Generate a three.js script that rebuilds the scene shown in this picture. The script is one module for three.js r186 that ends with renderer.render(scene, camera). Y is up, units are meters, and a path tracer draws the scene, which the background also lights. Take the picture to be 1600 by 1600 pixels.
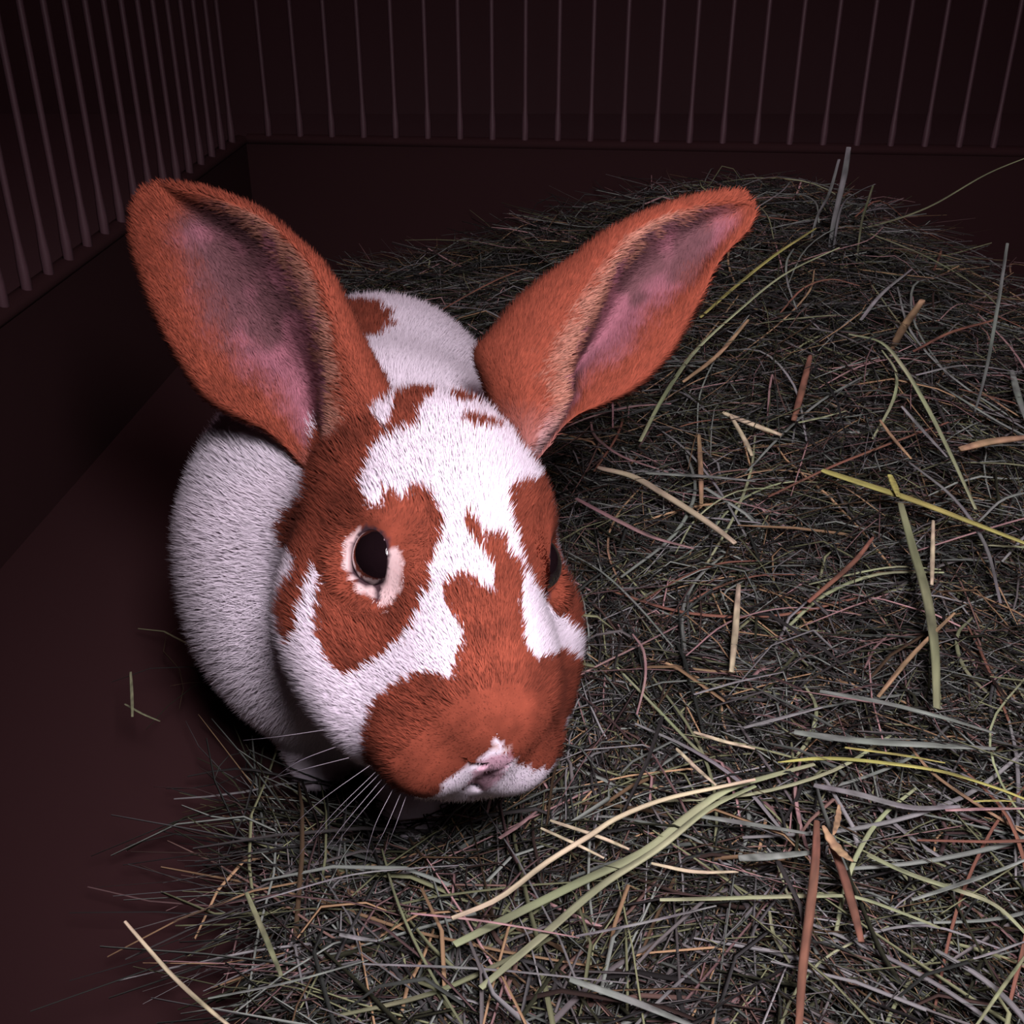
import * as THREE from 'three';
import { ImprovedNoise } from 'three/addons/math/ImprovedNoise.js';
import { RectAreaLightUniformsLib } from 'three/addons/lights/RectAreaLightUniformsLib.js';

// ---------------------------------------------------------------- camera, light, exposure
const scene = new THREE.Scene();
const FOV = 48, PITCH = 29.3, EYE = 0.33, PX = 1600;
const camera = new THREE.PerspectiveCamera(FOV, 1, 0.02, 20);
camera.position.set(0, EYE, 0);
camera.rotation.set(-PITCH * Math.PI / 180, 0, 0);
camera.updateMatrixWorld();
scene.add(camera);
scene.background = new THREE.Color(0x000000);

const renderer = new THREE.WebGLRenderer({ antialias: true });
renderer.toneMapping = THREE.LinearToneMapping;
renderer.toneMappingExposure = 1.0;
renderer.shadowMap.enabled = true;

RectAreaLightUniformsLib.init();
const LAMP = { pos: new THREE.Vector3(0.09, 0.57, 0.06), aim: new THREE.Vector3(0.12, 0.03, -0.45), size: 0.14, power: 110, color: new THREE.Color(1.0, 0.9, 0.955) };
const lampLight = new THREE.RectAreaLight(LAMP.color, LAMP.power, LAMP.size, LAMP.size);
lampLight.position.copy(LAMP.pos); lampLight.lookAt(LAMP.aim); lampLight.castShadow = true;
scene.add(lampLight);
const ROOM = { pos: new THREE.Vector3(0, 2.27, -0.5), size: 0.5, power: 5.5, color: new THREE.Color(1.0, 0.62, 0.72) };
const roomLight = new THREE.RectAreaLight(ROOM.color, ROOM.power, ROOM.size, ROOM.size);
roomLight.position.copy(ROOM.pos); roomLight.lookAt(0, 0, -0.5); roomLight.castShadow = true;
scene.add(roomLight);

// ---------------------------------------------------------------- helpers
const V = (x, y, z) => new THREE.Vector3(x, y, z);
const noise = new ImprovedNoise();
let seed = 20177;
const rnd = () => { seed = (seed + 0x6d2b79f5) | 0; let t = Math.imul(seed ^ (seed >>> 15), 1 | seed); t = (t + Math.imul(t ^ (t >>> 7), 61 | t)) ^ t; return ((t ^ (t >>> 14)) >>> 0) / 4294967296; };
const rr = (a, b) => a + (b - a) * rnd();
const clamp = (x, a = 0, b = 1) => Math.min(b, Math.max(a, x));
const lerp = (a, b, t) => a + (b - a) * t;
const smooth = (a, b, x) => { const t = clamp((x - a) / (b - a)); return t * t * (3 - 2 * t); };
const FPX = (PX / 2) / Math.tan(FOV * Math.PI / 360);
const camR = V(1, 0, 0), camU = V(0, Math.cos(PITCH * Math.PI / 180), -Math.sin(PITCH * Math.PI / 180)), camF = V(0, -Math.sin(PITCH * Math.PI / 180), -Math.cos(PITCH * Math.PI / 180));
// a photo pixel as a direction (length so that its depth is 1), and as a point at a depth
const ray = (px, py) => camF.clone().addScaledVector(camR, (px - PX / 2) / FPX).addScaledVector(camU, -(py - PX / 2) / FPX);
const at = (px, py, d) => ray(px, py).multiplyScalar(d).add(camera.position);
const used = {};
function numbered(name) { used[name] = (used[name] ?? -1) + 1; return used[name] ? `${name}_${String(used[name]).padStart(3, '0')}` : name; }
function mesh(name, geometry, material, parent = scene) {
  const m = new THREE.Mesh(geometry, material); m.name = parent === scene ? numbered(name) : name;
  m.castShadow = m.receiveShadow = true; parent.add(m); return m;
}
function tag(o, label, category, group) { o.userData.label = label; o.userData.category = category; if (group) o.userData.group = group; return o; }
function structure(o) { o.userData.kind = 'structure'; return o; }
function thing(name, label, category, pos = V(0, 0, 0)) { const g = new THREE.Group(); g.name = numbered(name); g.position.copy(pos); scene.add(g); return tag(g, label, category); }
const box = (w, h, d, x, y, z) => { const g = new THREE.BoxGeometry(w, h, d); g.translate(x, y, z); return g; };

// a flattened tube swept along points: width and thickness in metres, both tapering by the functions
function sweep(pts, w, th, { seg = 10, sides = 5, up = V(0, 1, 0), taper = (t) => 1, twist = 0, streak = 0 } = {}) {
  const curve = new THREE.CatmullRomCurve3(pts, false, 'centripetal');
  const pos = [], idx = [], tint = [], at0 = pts[0].x * 300 + pts[0].z * 170;
  for (let i = 0; i <= seg; i++) {
    const t = i / seg, p = curve.getPoint(t), d = curve.getTangent(t).normalize();
    let s = new THREE.Vector3().crossVectors(d, up); if (s.lengthSq() < 1e-6) s.set(1, 0, 0); s.normalize();
    const n = new THREE.Vector3().crossVectors(s, d).normalize();
    const k = taper(t), a0 = twist * t;
    const s2 = s.clone().multiplyScalar(Math.cos(a0)).addScaledVector(n, Math.sin(a0)), n2 = n.clone().multiplyScalar(Math.cos(a0)).addScaledVector(s, -Math.sin(a0));
    for (let j = 0; j < sides; j++) {
      const a = j / sides * Math.PI * 2;
      const q = p.clone().addScaledVector(s2, Math.cos(a) * w / 2 * k).addScaledVector(n2, Math.sin(a) * th / 2 * k);
      pos.push(q.x, q.y, q.z);
      if (streak) { const k1 = 1 + streak * (1.1 * noise.noise(at0, t * 9, j * 0.4) + 0.7 * noise.noise(at0 + 7, t * 2.5, j * 2.3)); tint.push(k1, k1 * (1 + 0.12 * noise.noise(t * 5, at0, 1.5)), k1); }   // dry streaks and blotches along the stem
    }
  }
  for (let i = 0; i < seg; i++) for (let j = 0; j < sides; j++) {
    const a = i * sides + j, b = i * sides + (j + 1) % sides, c = a + sides, d = b + sides;
    idx.push(a, c, b, b, c, d);
  }
  for (let j = 1; j < sides - 1; j++) { idx.push(0, j, j + 1); const o = seg * sides; idx.push(o, o + j + 1, o + j); }
  const g = new THREE.BufferGeometry();
  g.setAttribute('position', new THREE.Float32BufferAttribute(pos, 3)); if (streak) g.setAttribute('color', new THREE.Float32BufferAttribute(tint, 3)); g.setIndex(idx); g.computeVertexNormals();
  return g;
}

// ---------------------------------------------------------------- the dim room round the cage
const wallMat = new THREE.MeshStandardMaterial({ color: new THREE.Color().setRGB(0.10, 0.05, 0.055), roughness: 0.95 });
const RX = 1.5, RZ0 = 1.0, RZ1 = -2.0, RY0 = -0.03, RY1 = 2.3;
structure(mesh('floor', box(2 * RX + 0.2, 0.1, RZ0 - RZ1 + 0.2, 0, RY0 - 0.05, (RZ0 + RZ1) / 2), wallMat));
structure(mesh('ceiling', box(2 * RX + 0.2, 0.1, RZ0 - RZ1 + 0.2, 0, RY1 + 0.05, (RZ0 + RZ1) / 2), wallMat));
structure(mesh('wall_left', box(0.1, RY1 - RY0, RZ0 - RZ1, -RX - 0.05, (RY0 + RY1) / 2, (RZ0 + RZ1) / 2), wallMat));
structure(mesh('wall_right', box(0.1, RY1 - RY0, RZ0 - RZ1, RX + 0.05, (RY0 + RY1) / 2, (RZ0 + RZ1) / 2), wallMat));
structure(mesh('wall_back', box(2 * RX + 0.2, RY1 - RY0, 0.1, 0, (RY0 + RY1) / 2, RZ1 - 0.05), wallMat));
structure(mesh('wall_front', box(2 * RX + 0.2, RY1 - RY0, 0.1, 0, (RY0 + RY1) / 2, RZ0 + 0.05), wallMat));

// the lamp hung over the open cage (above the frame); its light is set at the top of the script
{
  const L = thing('hanging_lamp', 'small hanging lamp with a dark shade over the open cage', 'lamp', LAMP.pos);
  const q = new THREE.Quaternion().setFromUnitVectors(V(0, -1, 0), LAMP.aim.clone().sub(LAMP.pos).normalize());
  const shadeMat = new THREE.MeshStandardMaterial({ color: 0x201a1a, roughness: 0.5, metalness: 0.3, side: THREE.DoubleSide });
  const prof = [[0.02, 0.07], [0.03, 0.06], [0.105, 0.02], [0.128, -0.20], [0.131, -0.203], [0.126, -0.201], [0.101, 0.016], [0.028, 0.054]].map((p) => new THREE.Vector2(...p));
  const sg = new THREE.LatheGeometry(prof, 32); sg.applyQuaternion(q);
  mesh('lamp_shade', sg, shadeMat, L);
  const dg = new THREE.CylinderGeometry(0.1, 0.1, 0.006, 32); dg.translate(0, 0.008, 0); dg.applyQuaternion(q);
  mesh('diffuser', dg, new THREE.MeshStandardMaterial({ color: 0xffffff, emissive: LAMP.color, emissiveIntensity: 1.2 }), L);
  const top = V(0, 0.065, 0).applyQuaternion(q);
  mesh('cord', sweep([top, top.clone().add(V(0, 0.3, 0)), V(top.x, RY1 - LAMP.pos.y, top.z)], 0.006, 0.006, { up: V(1, 0, 0), sides: 6 }), shadeMat, L);
}

{
  const L = thing('ceiling_light', 'dim square ceiling light with a pinkish diffuser over the room', 'lamp', ROOM.pos);
  mesh('frame', box(ROOM.size + 0.04, 0.02, ROOM.size + 0.04, 0, 0.02, 0), new THREE.MeshStandardMaterial({ color: 0x555050 }), L);
  mesh('diffuser', box(ROOM.size, 0.006, ROOM.size, 0, 0.006, 0), new THREE.MeshStandardMaterial({ color: 0xffffff, emissive: ROOM.color, emissiveIntensity: 0.5 }), L);
}
// ---------------------------------------------------------------- the cage: dark tray and wire bars
const CAGE_TURN = -4.5 * Math.PI / 180, CL = -0.318, CR = 0.42, CB = -1.03, CF = 0.10, RIM = 0.12;
const cage = thing('rabbit_cage', 'dark plastic rabbit cage tray with tall thin wire bars round the hay', 'cage');
cage.rotation.y = CAGE_TURN;
{
  const trayMat = new THREE.MeshPhysicalMaterial({ color: new THREE.Color().setRGB(0.028, 0.0115, 0.0125), roughness: 0.9, specularIntensity: 0.15 });
  const barMat = new THREE.MeshStandardMaterial({ color: new THREE.Color().setRGB(0.09, 0.045, 0.055), roughness: 0.5, metalness: 0.1 });
  const cx = (CL + CR) / 2, cz = (CB + CF) / 2, w = CR - CL, d = CF - CB;
  mesh('tray_floor', box(w, 0.014, d, cx, -0.009, cz), trayMat, cage);
  mesh('tray_wall', box(0.008, RIM, d, CL - 0.004, RIM / 2 - 0.002, cz), trayMat, cage);
  mesh('tray_wall', box(0.008, RIM, d, CR + 0.004, RIM / 2 - 0.002, cz), trayMat, cage);
  mesh('tray_wall', box(w + 0.016, RIM, 0.008, cx, RIM / 2 - 0.002, CB - 0.004), trayMat, cage);
  const rimAt = (a, b) => mesh('tray_rim', sweep([a, a.clone().lerp(b, 0.5), b], 0.016, 0.010, { sides: 8, seg: 4 }), trayMat, cage);
  rimAt(V(CL - 0.006, RIM - 0.002, CF), V(CL - 0.006, RIM - 0.002, CB)); rimAt(V(CR + 0.006, RIM - 0.002, CF), V(CR + 0.006, RIM - 0.002, CB)); rimAt(V(CL, RIM - 0.002, CB - 0.006), V(CR, RIM - 0.002, CB - 0.006));
  const TOP = 0.52;
  const barGeo = () => sweep([V(0, TOP, 0), V(0, TOP / 2, 0), V(0, RIM - 0.004, 0)], 0.0042, 0.0042, { up: V(0.3, 0.1, 1), sides: 8, seg: 16, taper: (t) => (t > 0.9 ? 1.5 : 1) });
  const gl = barGeo(1, 0), gr = barGeo(-1, 0), gb = barGeo(0, 1);
  for (let z = CF - 0.02; z > CB; z -= 0.0285) {
    const a = mesh('bar', gl, barMat, cage); a.position.set(CL - 0.004, 0, z);
    const b = mesh('bar', gr, barMat, cage); b.position.set(CR + 0.004, 0, z);
  }
  for (let x = CL + 0.02; x < CR; x += 0.0285) { const a = mesh('bar', gb, barMat, cage); a.position.set(x, 0, CB - 0.004); }
  const rail = (a, b) => mesh('rail', sweep([a, a.clone().lerp(b, 0.5), b], 0.006, 0.006, { sides: 8, seg: 4 }), barMat, cage);
  rail(V(CL - 0.004, TOP, CF), V(CL - 0.004, TOP, CB)); rail(V(CR + 0.004, TOP, CF), V(CR + 0.004, TOP, CB)); rail(V(CL, TOP, CB - 0.004), V(CR, TOP, CB - 0.004));
}

// ---------------------------------------------------------------- hay: its height, the loose mass, the stems one can pick out
// height of the hay over the tray floor at x, f (f = metres in front of the camera's foot)
function hayHeight(x, f) {
  const bump = (cx, cf, rx, rf, h) => h * Math.exp(-(((x - cx) / rx) ** 2 + ((f - cf) / rf) ** 2));
  return 0.012 + bump(0.20, 0.78, 0.12, 0.17, 0.085) + bump(0.08, 0.98, 0.17, 0.14, 0.06) + 0.028 * smooth(0.05, 0.30, x) + 0.008 * noise.noise(x * 14, f * 14, 3.3);
}
const hayEdge = (f) => f < 0.29 ? -0.10 + 0.8 * (0.29 - f) : f < 0.45 ? -0.10 - 0.29 * (f - 0.29) : f < 0.8 ? lerp(-0.146, -0.05, smooth(0.45, 0.6, f)) : -0.15;            // the hay ends here, bare tray beyond it
function hitHay(px, py, lift = 0) {
  const r = ray(px, py); let d = 0.2;
  for (let i = 0; i < 600; i++) { const p = r.clone().multiplyScalar(d).add(camera.position); if (p.y < hayHeight(p.x, -p.z) + lift) return p; d += 0.0025; }
  return r.multiplyScalar(1.2).add(camera.position);
}
const C = (r, g, b) => new THREE.Color().setRGB(r, g, b);
const HAY = {
  palegreen: C(0.30, 0.33, 0.19), greygreen: C(0.18, 0.20, 0.18), cream: C(0.52, 0.44, 0.30), yellow: C(0.36, 0.34, 0.10), tan: C(0.33, 0.21, 0.12),
  red: C(0.19, 0.08, 0.052), grey: C(0.20, 0.196, 0.20), pink: C(0.32, 0.19, 0.19), olive: C(0.17, 0.18, 0.10), dark: C(0.11, 0.10, 0.10),
};
const hayMats = {};
for (const k in HAY) hayMats[k] = new THREE.MeshStandardMaterial({ color: HAY[k].clone().multiplyScalar(0.8), roughness: 0.85, vertexColors: true });
const hayMatsDull = {};
for (const k in HAY) hayMatsDull[k] = new THREE.MeshStandardMaterial({ color: HAY[k].clone().multiplyScalar(0.78), roughness: 0.85, vertexColors: true });
const SAY = {
  palegreen: 'pale green', greygreen: 'grey green', cream: 'cream coloured', yellow: 'yellow green', tan: 'tan', red: 'reddish brown', grey: 'greyish', pink: 'pinkish tan', olive: 'olive green', dark: 'dark dull',
};
// the stems of the photograph: colour, width in photo pixels, points; u: stands up from its last point; l: a label of its own
const STEMS = [
  { c: 'palegreen', w: 18, p: [[710, 1476], [792, 1435], [905, 1379], [1014, 1326], [1075, 1275], [1136, 1234], [1206, 1212], [1272, 1194]], l: 'longest broad pale green hay blade arching away from under the rabbit chin' },
  { c: 'palegreen', w: 15, p: [[751, 1544], [849, 1461], [942, 1382], [1030, 1325], [1110, 1262], [1180, 1228]], l: 'broad pale green hay blade lying alongside the longest arching one' },
  { c: 'cream', w: 11, p: [[706, 1435], [777, 1405], [852, 1349], [924, 1304], [957, 1282], [1031, 1251], [1127, 1229], [1180, 1218]], l: 'narrow cream hay blade bowed just behind the broad pale green blades' },
  { c: 'yellow', w: 9, p: [[1215, 1190], [1294, 1185], [1381, 1192], [1469, 1205], [1556, 1231], [1620, 1256]] },
  { c: 'greygreen', w: 16, p: [[1241, 1144], [1337, 1157], [1490, 1166], [1556, 1170]] },
  { c: 'yellow', w: 6, p: [[1320, 1168], [1416, 1181], [1477, 1192]] },
  { c: 'grey', w: 14, p: [[1272, 1227], [1337, 1240], [1425, 1262], [1500, 1260]] },
  { c: 'palegreen', w: 9, p: [[1031, 1406], [1119, 1404], [1184, 1402], [1272, 1400], [1337, 1402], [1403, 1424], [1469, 1450]] },
  { c: 'greygreen', w: 17, p: [[1154, 1341], [1206, 1338], [1272, 1332]] },
  { c: 'palegreen', w: 10, p: [[1355, 1336], [1425, 1367], [1490, 1389], [1556, 1415], [1610, 1466]] },
  { c: 'greygreen', w: 8, p: [[1425, 1406], [1490, 1385], [1556, 1362], [1610, 1340]] },
  { c: 'red', w: 14, p: [[1276, 1284], [1274, 1345], [1265, 1428], [1254, 1515], [1248, 1610]], l: 'long reddish brown dead stalk lying across the hay towards the opening', lift: 0.026 },
  { c: 'red', w: 14, p: [[1294, 1305], [1316, 1362], [1333, 1419], [1346, 1472]], l: 'short reddish brown stalk leaning beside the long dead stalk', lift: 0.026 },
  { c: 'tan', w: 17, pt: 1, p: [[1286, 1290], [1300, 1315], [1318, 1335], [1333, 1346]], l: 'frayed tan husk joining the two reddish brown stalks', lift: 0.030 },
  { c: 'tan', w: 10, pt: 1, p: [[1311, 1257], [1309, 1280], [1302, 1305]], l: 'pointed tan sliver sticking up from the frayed husk', lift: 0.026 },
  { c: 'yellow', w: 18, p: [[1285, 735], [1346, 755], [1425, 781], [1512, 814], [1610, 852]], l: 'thick bright yellow green stem with a small node', lift: 0.026 },
  { c: 'yellow', w: 11, p: [[1390, 742], [1398, 760], [1404, 776]], l: 'short side shoot at the node of the thick yellow green stem', lift: 0.028 },
  { c: 'olive', w: 14, p: [[1407, 787], [1429, 866], [1447, 927], [1460, 1006], [1464, 1107]], l: 'green stem running down from under the thick yellow green stem' },
  { c: 'cream', w: 7, p: [[1458, 814], [1457, 870], [1456, 914]] },
  { c: 'cream', w: 12, p: [[935, 731], [987, 744], [1040, 774], [1114, 822], [1149, 849]], l: 'bright cream bent straw beside the rabbit cheek' },
  { c: 'pink', w: 10, p: [[900, 779], [966, 814], [1022, 840], [1084, 857]], l: 'pinkish straw beside the bright cream bent straw' },
  { c: 'cream', w: 10, p: [[1154, 914], [1149, 984], [1143, 1050]] },
  { c: 'red', w: 9, p: [[1263, 941], [1337, 875], [1364, 840]] },
  { c: 'tan', w: 8, p: [[1372, 1089], [1425, 1024], [1491, 958]] },
  { c: 'tan', w: 8, p: [[1092, 680], [1095, 740], [1096, 787]] },
  { c: 'greygreen', w: 11, p: [[1009, 739], [1097, 744], [1180, 752]] },
  { c: 'tan', w: 15, p: [[1441, 470], [1412, 511], [1390, 552]], u: 1, l: 'short thick tan straw poking up out of the heap' },
  { c: 'palegreen', w: 8, p: [[1326, 522], [1375, 534], [1412, 575], [1450, 639], [1480, 699], [1525, 796]] },
  { c: 'greygreen', w: 6, p: [[1574, 380], [1559, 477], [1540, 582], [1514, 676]], u: 1, l: 'thin grey green stem standing tall at the edge of the heap' },
  { c: 'palegreen', w: 8, p: [[1000, 690], [1037, 620], [1086, 549], [1150, 489], [1225, 429], [1311, 387]] },
  { c: 'yellow', w: 9, p: [[1094, 496], [1150, 447], [1206, 402], [1274, 357]] },
  { c: 'tan', w: 8, p: [[1067, 597], [1120, 556], [1169, 500]] },
  { c: 'olive', w: 6, p: [[1620, 240], [1544, 271], [1450, 324], [1375, 350], [1307, 365]], u: 1 },
  { c: 'grey', w: 10, p: [[1326, 230], [1319, 275], [1304, 342], [1296, 390]], u: 1, l: 'upright greyish stem standing highest on the hay heap' },
  { c: 'grey', w: 6, p: [[1311, 249], [1296, 301], [1277, 339], [1266, 380]], u: 1, l: 'thin upright stem against the highest greyish stem' },
  { c: 'grey', w: 5, p: [[1367, 288], [1345, 298], [1318, 318], [1300, 400]], u: 1 },
  { c: 'olive', w: 4, p: [[1364, 290], [1355, 318], [1347, 345], [1338, 410]], u: 1 },
  { c: 'olive', w: 6, p: [[1360, 365], [1450, 402], [1525, 447], [1559, 477]] },
  { c: 'tan', w: 15, p: [[1499, 702], [1544, 691], [1610, 683]] },
  { c: 'red', w: 11, p: [[1240, 657], [1254, 606], [1266, 556]] },
  { c: 'cream', w: 10, p: [[1130, 645], [1180, 665], [1221, 680]] },
  { c: 'cream', w: 8, p: [[1142, 650], [1165, 690], [1175, 712]] },
  { c: 'palegreen', w: 6, p: [[1244, 661], [1285, 652], [1322, 642]] },
  { c: 'tan', w: 6, p: [[1375, 657], [1400, 690], [1424, 717]] },
  { c: 'grey', w: 7, p: [[1409, 635], [1445, 676], [1480, 714]] },
  { c: 'grey', w: 7, p: [[1345, 500], [1375, 462], [1424, 421]] },
  { c: 'red', w: 6, p: [[1427, 549], [1487, 519], [1555, 500]] },
  { c: 'grey', w: 6, p: [[1431, 586], [1506, 571], [1596, 582]] },
  { c: 'greygreen', w: 11, p: [[1581, 579], [1590, 615], [1605, 660]] },
  { c: 'cream', w: 7, p: [[195, 1440], [270, 1525], [330, 1580], [380, 1620]] },
  { c: 'olive', w: 9, p: [[385, 1395], [415, 1465], [440, 1525]] },
  { c: 'greygreen', w: 5, p: [[325, 1560], [450, 1535], [575, 1500]] },
  { c: 'grey', w: 9, p: [[530, 1460], [560, 1466], [590, 1470]] },
  { c: 'olive', w: 5, p: [[204, 1050], [206, 1085], [207, 1120]] },
  { c: 'olive', w: 4, p: [[195, 1100], [222, 1115], [250, 1127]] },
  { c: 'grey', w: 4, p: [[399, 1409], [549, 1367], [640, 1357], [717, 1352]] },
  { c: 'pink', w: 5, p: [[642, 1427], [755, 1439], [905, 1465]] },
  { c: 'grey', w: 5, p: [[567, 1506], [755, 1514], [980, 1536]] },
  { c: 'cream', w: 7, p: [[860, 1282], [940, 1309], [983, 1327]] },
  { c: 'cream', w: 6, p: [[845, 1294], [900, 1319], [944, 1341]] },
  { c: 'cream', w: 7, p: [[1018, 1349], [1084, 1362], [1154, 1362]] },
  { c: 'cream', w: 7, p: [[1057, 1170], [1088, 1200], [1119, 1227]] },
  { c: 'cream', w: 7, p: [[1084, 1144], [1130, 1158], [1180, 1170]] },
  { c: 'olive', w: 6, p: [[1202, 1424], [1210, 1463], [1241, 1516]] },
  { c: 'greygreen', w: 14, p: [[890, 1530], [987, 1564], [1085, 1604]] },
  { c: 'grey', w: 6, p: [[900, 1463], [1009, 1441], [1119, 1415]] },
  { c: 'grey', w: 5, p: [[1521, 1498], [1560, 1486], [1605, 1470]] },
  { c: 'greygreen', w: 11, p: [[1092, 1275], [1162, 1286], [1267, 1303]] },
  { c: 'olive', w: 6, p: [[1605, 1490], [1565, 1545], [1526, 1602]] },
  { c: 'grey', w: 5, p: [[1084, 1085], [1150, 1066], [1224, 1050]] },
  { c: 'grey', w: 8, p: [[1162, 1137], [1220, 1122], [1285, 1105]] },
  { c: 'greygreen', w: 11, p: [[1281, 1080], [1381, 1098], [1469, 1120], [1556, 1146]] },
  { c: 'pink', w: 7, p: [[1477, 1266], [1540, 1264], [1605, 1263]] },
  { c: 'yellow', w: 5, p: [[1521, 1252], [1555, 1251], [1587, 1252]] },
  { c: 'pink', w: 8, p: [[780, 1310], [810, 1290], [838, 1268]] },
];
{
  let i = 0;
  for (const s of STEMS) {
    const lift = (s.lift ?? 0.021) + 0.003 * (i++ % 3);
    let pts;
    if (s.u) {                                       // upright: rooted where its last point meets the hay, the rest in the upright plane through that root
      const root = hitHay(...s.p[s.p.length - 1], -0.006);
      pts = s.p.map(([x, y], k) => { const r = ray(x, y), f = -root.z - 0.012 * (s.p.length - 1 - k); return r.multiplyScalar(f / -r.z).add(camera.position); });
    } else pts = s.p.map(([x, y]) => hitHay(x, y, lift));
    const d = pts[0].clone().sub(camera.position).dot(camF);
    const w = s.w / FPX * d * 1.05;
    const thick = s.pt ? 0.28 : s.c === 'red' || s.c === 'tan' || s.c === 'cream' ? 0.7 : 0.32;
    const o = mesh(thick > 0.5 || s.pt ? 'hay_straw' : 'grass_straw', sweep(pts, w, w * thick, { seg: 24, sides: 7, taper: s.pt ? (t) => 0.12 + 0.88 * Math.pow(Math.sin(Math.PI * clamp(0.04 + 0.92 * t)), 0.8) * (1 + 0.14 * Math.sin(t * 31)) : (t) => 0.55 + 0.45 * Math.sin(Math.PI * clamp(0.12 + 0.8 * t)), twist: 0.3, streak: 0.75 }), hayMats[s.c]);
    if (s.l) tag(o, s.l, 'hay');
    else tag(o, `${s.w >= 9 ? 'broad' : 'narrow'} ${SAY[s.c]} ${thick > 0.5 ? 'straw' : 'hay blade'} lying on top of the loose hay`, 'hay', `${s.w >= 9 ? 'broad' : 'narrow'} ${SAY[s.c]} ${thick > 0.5 ? 'straws' : 'hay blades'} on the hay`);
  }
}
// further stems that show singly, scattered over the hay
const hayKinds = ['greygreen', 'grey', 'olive', 'greygreen', 'pink', 'dark', 'tan', 'grey', 'palegreen', 'red'];
for (let i = 0; i < 220; i++) {
  const u = rnd(), f = 0.22 + 0.66 * Math.pow(u, 1.1), half = 0.46 * f + 0.07, x = rr(Math.max(hayEdge(f) + 0.02, -half), half);
  if (x < 0.045 && x > -0.16 && f > 0.27 && f < 0.66) continue;
  const k = hayKinds[i % hayKinds.length], lie = 0.005 + 0.008 * rnd() + 0.0012 * (i % 5), len = rr(0.05, 0.13), a = rr(0, Math.PI * 2), bend = rr(-0.4, 0.4);
  const pts = [-1, -0.33, 0.33, 1].map((t) => { const q = a + bend * t, px = x + Math.cos(q) * t * len / 2, pf = f + Math.sin(q) * t * len / 2; return V(px, hayHeight(px, pf) + lie + 0.004 * (1 - t * t), -pf); });
  const w = rr(0.001, 0.0022);
  const o = mesh('thin_straw', sweep(pts, w, w * 0.45, { seg: 12, sides: 5, taper: (t) => 0.5 + 0.5 * Math.sin(Math.PI * clamp(0.15 + 0.75 * t)), streak: 0.6 }), hayMatsDull[k]);
  tag(o, `loose ${SAY[k]} stem half sunk in the tangled hay`, 'hay', `loose ${SAY[k]} stems in the tangled hay`);
}
// ---------------------------------------------------------------- the rabbit
// head frame: nose and poll of the photograph at their depths, turned about the long axis by TURN
const CM = 0.01;
const toWorldDir = (x, y, z) => V(0, 0, 0).addScaledVector(camR, x).addScaledVector(camU, y).addScaledVector(camF, z);
const nose = at(775, 1190, 0.318), poll = at(683, 640, 0.390);
const TURN = 27 * Math.PI / 180, LIFT = 14 * Math.PI / 180;
const axis0 = nose.clone().sub(poll).normalize();
const back = camF.clone().negate(); back.addScaledVector(axis0, -back.dot(axis0)).normalize();
const side0 = new THREE.Vector3().crossVectors(back, axis0).normalize(); if (side0.x < 0) side0.negate();
const dors0 = back.clone().multiplyScalar(Math.cos(TURN)).addScaledVector(side0, Math.sin(TURN)).normalize();
const HZ = axis0.clone().multiplyScalar(Math.cos(LIFT)).addScaledVector(dors0, Math.sin(LIFT)).normalize();
const HX = new THREE.Vector3().crossVectors(dors0, HZ).normalize(); if (HX.x < 0) HX.negate();      // towards the animal's left ear
const HY = new THREE.Vector3().crossVectors(HZ, HX).normalize(); if (HY.dot(dors0) < 0) HY.negate();
const HS = nose.distanceTo(poll) / 12.0;                                                          // one head unit (about a centimetre)
const HO = nose.clone().addScaledVector(HZ, -6.2 * HS).addScaledVector(HY, 0.7 * HS);
const headPt = (x, y, z) => HO.clone().addScaledVector(HX, x * HS).addScaledVector(HY, y * HS).addScaledVector(HZ, z * HS);

const smin = (a, b, k) => { const h = Math.max(k - Math.abs(a - b), 0) / k; return Math.min(a, b) - h * h * k * 0.25; };
const smax = (a, b, k) => -smin(-a, -b, k);
const ell = (x, y, z, cx, cy, cz, rx, ry, rz) => { const a = (x - cx) / rx, b = (y - cy) / ry, c = (z - cz) / rz, k0 = Math.hypot(a, b, c), k1 = Math.hypot(a / rx, b / ry, c / rz); return k1 < 1e-9 ? -Math.min(rx, ry, rz) : k0 * (k0 - 1) / k1; };
const cap = (x, y, z, a, b, ra, rb) => { const bx = b[0] - a[0], by = b[1] - a[1], bz = b[2] - a[2], px = x - a[0], py = y - a[1], pz = z - a[2]; const t = clamp((px * bx + py * by + pz * bz) / (bx * bx + by * by + bz * bz)); return Math.hypot(px - bx * t, py - by * t, pz - bz * t) - (ra + (rb - ra) * t); };
const EYE_AT = [0.62, -0.05], EYE_R = 0.98;           // where on the side of the head (up, forward) and how large
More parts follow.
